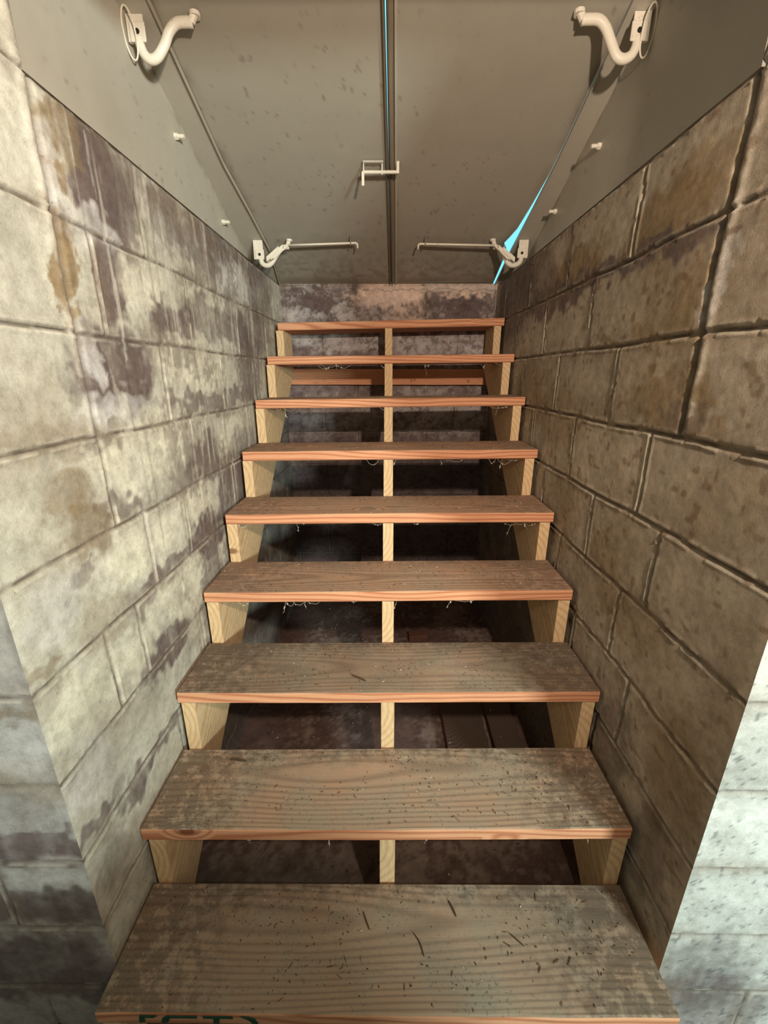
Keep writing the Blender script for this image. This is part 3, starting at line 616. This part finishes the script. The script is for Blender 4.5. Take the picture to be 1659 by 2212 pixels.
# slide latch across the seam
bm = bmesh.new(); yc = 1.90; zc = dz(yc)
add_tube(bm, [(-.098, yc, zc-0.034), (.030, yc, zc-0.034)], 0.0055, 10)
add_box(bm, (.026, yc-0.006, zc-0.040), (.036, yc+0.006, zc-0.002)); add_box(bm, (-.030, yc-0.003, zc-0.042), (-.026, yc+0.003, zc+0.001))
lt = bm_obj('slide_latch', bm, M_HINGE, doorL); lt['label'] = 'cream slide bolt crossing the seam'
bm = bmesh.new(); add_box(bm, (-.1055, yc-0.004, zc-0.078), (-.0955, yc+0.002, zc-0.032)); add_box(bm, (-.100, yc-0.004, zc-0.034), (-.096, yc+0.006, zc+0.001)); bevel(bm, 0.001, 1)
bm_obj('latch_handle', bm, M_HINGE, lt)
bm = bmesh.new(); add_box(bm, (-.1, yc-0.010, zc-0.008), (-.024, yc+0.014, zc-0.001)); bm_obj('latch_plate', bm, M_FLANGE, lt)
# ------------------------------------------------------------------ scraps under the stairs
def scrap(x0, x1, y0, y1, rot, label, seed):
    rnd = random.Random(seed); bm = bmesh.new(); w = x1-x0; l = y1-y0; n = 20; R_ = []
    for i in range(n+1):
        t = i/n; y = -l/2+l*t; e = (rnd.random()-0.5)*0.006
        R_.append([bm.verts.new(p) for p in ((-w/2+e*0.4, y, 0.0), (w/2+e, y, 0.0), (w/2+e*1.3-0.002, y, 0.036), (-w/2+0.002+e*0.4, y, 0.036))])
    for a, b in zip(R_, R_[1:]):
        for q in range(4): bm.faces.new((a[q], a[(q+1) % 4], b[(q+1) % 4], b[q]))
    bm.faces.new(R_[0]); bm.faces.new(R_[-1][::-1])
    o = bm_obj('scrap_board', bm, M_SCRAP); o.location = ((x0+x1)/2, (y0+y1)/2, 0.004); o.rotation_euler = (0, 0, rot)
    return tag(o, label, 'board', 'scrap boards under the stairs')
scrap(.235, .405, 1.12, 1.72, 0.02, 'dark weathered board on the floor under the stairs, nearer the centre stringer', 3)
scrap(.425, .540, 1.10, 1.66, -0.02, 'dark split-edged board on the floor under the stairs, nearer the right stringer', 4)
bm = bmesh.new(); add_box(bm, (-0.055, -0.03, 0), (0.055, 0.03, 0.04)); bevel(bm, 0.006, 2)
for v in bm.verts: v.co.x += random.uniform(-.004, .004); v.co.y += random.uniform(-.004, .004)
br = bm_obj('brick_fragment', bm, M_BRICK); br.location = (.175, 2.06, 0.004); br.rotation_euler = (0, 0, 0.15)
tag(br, 'small dark brick piece on the floor beneath the stairs, right of the centre stringer', 'brick')

# ------------------------------------------------------------------ litter, twigs, cobwebs
rnd = random.Random(99)
V = []; Fc = []; MI = []
ORD = {1:'lowest',2:'second',3:'third',4:'fourth',5:'fifth',6:'sixth',7:'seventh',8:'eighth',9:'topmost'}
def chip(cx, cy, cz, l, w, h, ang, mi):
    ca, sa = math.cos(ang), math.sin(ang); b = len(V)
    for (u, v, q) in ((-1,-.3,0),(0,-1,0),(1,-.3,0),(1,.3,0),(0,1,0),(-1,.3,0),(-.7,0,1),(.6,0,1)):
        x = u*l/2; y = v*w/2; V.append((cx+x*ca-y*sa, cy+x*sa+y*ca, cz+q*h))
    for f in ((0,1,6),(1,7,6),(1,2,7),(2,3,7),(3,4,7),(4,6,7),(4,5,6),(5,0,6)): Fc.append(tuple(b+i for i in f)); MI.append(mi)
for k, (xa, xb, za, zb) in TR.items():
    V.clear(); Fc.clear(); MI.clear()
    y0 = Y1+(k-1)*RUN; y1 = y0+DEP
    cl = [(rnd.uniform(xa+.05, xb-.05), rnd.uniform(y0+.03, y1-.02), rnd.uniform(.02, .08)) for _ in range(12)]
    cl += [(xb-.12, y0+.13, .10), (xb-.2, y0+.15, .08), (xa+.06, y1-.05, .06), (0.0, y1-.03, .05)]
    for i in range(300 if k < 7 else 110):
        if rnd.random() < 0.72:
            c = rnd.choice(cl); x = rnd.gauss(c[0], c[2]*1.2); y = rnd.gauss(c[1], c[2]*0.6)
        else: x = rnd.uniform(xa, xb); y = rnd.uniform(y0, y1)
        if not (xa+.008 < x < xb-.008 and y0+.006 < y < y1-.004): continue
        big = rnd.random() < 0.12
        l = rnd.uniform(.009, .018) if big else rnd.uniform(.0022, .0075)
        w = rnd.uniform(.0009, .0022) if big else rnd.uniform(.0012, .0032)
        chip(x, y, tz(k, x)+0.0002, l, w, rnd.uniform(.0006, .0018), rnd.uniform(0, 6.28), 1 if (rnd.random() < 0.10 and not big) else 0)
    lit = mesh_obj('leaf_litter', V, Fc, M_TWIG); lit.data.materials.append(M_CRUMB)
    lit.data.polygons.foreach_set('material_index', MI)
    tag(lit, 'dry leaf bits and crumbs scattered on the %s tread%s' % (ORD[k], '' if k in (1, 9) else ' from the bottom'), 'leaf litter', kind='stuff')
V = []; Fc = []; MI = []
for i in range(260):
    x = rnd.uniform(-.52, .52); y = rnd.uniform(.6, 2.5)
    z = 0.005 if not ((.235 < x < .54) and 1.12 < y < 1.68) else 0.041
    chip(x, y, z, rnd.uniform(.004, .012), rnd.uniform(.002, .006), .002, rnd.uniform(0, 6.28), 1 if rnd.random() < .35 else 0)
l2 = mesh_obj('floor_debris', V, Fc, M_TWIG); l2.data.materials.append(M_CRUMB); l2.data.polygons.foreach_set('material_index', MI)
tag(l2, 'crumbs of mortar and leaf on the floor beneath the staircase', 'debris', kind='stuff')
def twig(x, y, k, pts, r, label):
    bm = bmesh.new(); P = smooth_path([(a, b, r*0.9+0.0003) for a, b in pts], 4)
    n = len(P); add_tube(bm, P, [r*(0.45+0.55*math.sin(math.pi*min(1, (i+1)/(n+1)))) for i in range(n)], 6)
    o = bm_obj('twig', bm, M_TWIG); o.location = (x, y, tz(k, x)); return tag(o, label, 'twig', 'larger twigs and needles on the treads')
twig(-.085, 1.03, 3, [(-.022,.012),(0,0),(.02,-.012)], .0030, 'dark curled leaf stem left of centre on the third tread from the bottom')
twig(-.05, .655, 1, [(-.008,.018),(0,0),(.008,-.016)], .0018, 'short dark needle beside the centre of the lowest tread')
twig(.075, .615, 1, [(-.014,.018),(0,0),(.008,-.024)], .0016, 'long thin needle on the lowest tread, right of its round knot')
twig(.30, .62, 1, [(-.014,.012),(0,0),(.012,-.010)], .0016, 'short needle on the right half of the lowest tread')
twig(-.43, .93, 2, [(-.022,.004),(0,0),(.022,-.002)], .0028, 'brown leaf strip at the back left of the second tread from the bottom')
twig(.16, .68, 1, [(-.008,.016),(0,0),(.006,-.016)], .0024, 'stubby dark twig near the back edge of the lowest tread')
def web(name, strands, label):
    bm = bmesh.new()
    for a, b, sag in strands:
        a = Vector(a); b = Vector(b); P = []
        for i in range(9):
            t = i/8; P.append(a.lerp(b, t)+Vector((rnd.uniform(-1, 1)*.002, rnd.uniform(-1, 1)*.002, -4*sag*t*(1-t)+rnd.uniform(-1, 1)*.0015)))
        add_tube(bm, P, 0.0005, 4)
        for _ in range(2):
            p = P[rnd.randrange(1, 8)]; s = rnd.uniform(.0012, .003)
            bmesh.ops.create_icosphere(bm, subdivisions=1, radius=s, matrix=Matrix.Translation(p) @ Matrix.Diagonal((1, 1, rnd.uniform(.8, 2.5), 1)))
    return tag(bm_obj(name, bm, M_WEB), label, 'cobweb', kind='stuff')
for k, words in ((2, 'second'), (4, 'fourth'), (5, 'fifth'), (6, 'sixth'), (7, 'seventh'), (8, 'eighth')):
    st = []; y0 = Y1+(k-1)*RUN
    for _ in range(7):
        x = rnd.choice([-.1, .05, .2, .45, -.3, -.5, .12])+rnd.uniform(-.06, .06); w = rnd.uniform(.02, .09)
        z = tz(k, x)-TH; y = y0+rnd.uniform(.004, .03)
        st.append(((x, y, z+.001), (x+w, y+rnd.uniform(0, .02), tz(k, x+w)-TH+.001), rnd.uniform(.008, .025)))
        if rnd.random() < .5: st.append(((x, y, z+.001), (x+rnd.uniform(-.02, .02), y, z-rnd.uniform(.02, .06)), 0.0))
    web('cobweb', st, 'dusty cobweb strands hanging under the %s tread from the bottom' % words)

# ------------------------------------------------------------------ clamp work lamp behind the camera (holds the warm light)
lamp = empty('work_lamp', LAMP_POS); tag(lamp, 'clamp work lamp with metal reflector hanging under the basement ceiling, aimed up the stairs', 'lamp')
q = (LAMP_AIM-LAMP_POS).to_track_quat('-Z', 'Y').to_matrix().to_4x4()
bm = bmesh.new(); prof = [(0.018, 0.075), (0.030, 0.060), (0.052, 0.035), (0.066, 0.016), (0.068, 0.012), (0.050, 0.034), (0.026, 0.062), (0.016, 0.073)]
rings = [[bm.verts.new((r*math.cos(2*math.pi*k/32), r*math.sin(2*math.pi*k/32), z)) for k in range(32)] for r, z in prof]
for a, b in zip(rings, rings[1:]):
    for k in range(32): bm.faces.new((a[k], a[(k+1) % 32], b[(k+1) % 32], b[k]))
bmesh.ops.transform(bm, matrix=q, verts=bm.verts); bm_obj('reflector', bm, M_HINGE, lamp, smooth=True)
bm = bmesh.new(); add_tube(bm, [(0, 0, 0.070), (0, 0, 0.15)], 0.02, 16); bmesh.ops.transform(bm, matrix=q, verts=bm.verts); bm_obj('socket', bm, M_DARK, lamp)
m, nt, b = nodes('glowing_bulb'); b.inputs['Base Color'].default_value = (0, 0, 0, 1)
b.inputs['Emission Color'].default_value = (1.0, 0.78, 0.54, 1); b.inputs['Emission Strength'].default_value = 12.0
bm = bmesh.new(); bmesh.ops.create_uvsphere(bm, u_segments=20, v_segments=12, radius=0.015, matrix=Matrix.Translation((0, 0, 0.055)))
bmesh.ops.transform(bm, matrix=q, verts=bm.verts); bm_obj('bulb', bm, m, lamp, smooth=True)
e = q @ Vector((0, 0, 0.15)); bm = bmesh.new(); add_tube(bm, smooth_path([e, e+Vector((0.01, -0.03, 0.12)), Vector((e.x, e.y, 2.45-LAMP_POS.z))]), 0.004, 8); bm_obj('cord', bm, M_DARK, lamp)

# unseen crates, added to shade the foot of the stairs from the window light
def crate(x, y, z, w, d, h, label):
    e = tag(empty('shade_crate', (x, y, z)), label, 'crate', 'crates added for shade behind the viewpoint'); e.rotation_euler = (0, 0, 0.15)
    n = 4; sh = h/n
    for sx, sy, ww, dd in ((0, -1, w, .018), (0, 1, w, .018), (-1, 0, .018, d), (1, 0, .018, d)):
        bm = bmesh.new()
        for k in range(n): 
            cx, cy = sx*(w/2-.009), sy*(d/2-.009); add_box(bm, (cx-ww/2, cy-dd/2, k*sh+.004), (cx+ww/2, cy+dd/2, (k+1)*sh-.002))
        bm_obj('slat_side', bm, M_SCRAP, e)
    bm = bmesh.new(); add_box(bm, (-w/2-.01, -d/2-.01, h), (w/2+.01, d/2+.01, h+.018)); bevel(bm, .003); bm_obj('lid', bm, M_SCRAP, e)
crate(.52, -.62, 0.0, .46, .40, .45, 'lower slatted crate added behind the viewpoint to shade the stair foot')
crate(.52, -.62, .468, .46, .40, .44, 'upper slatted crate added behind the viewpoint to shade the stair foot')
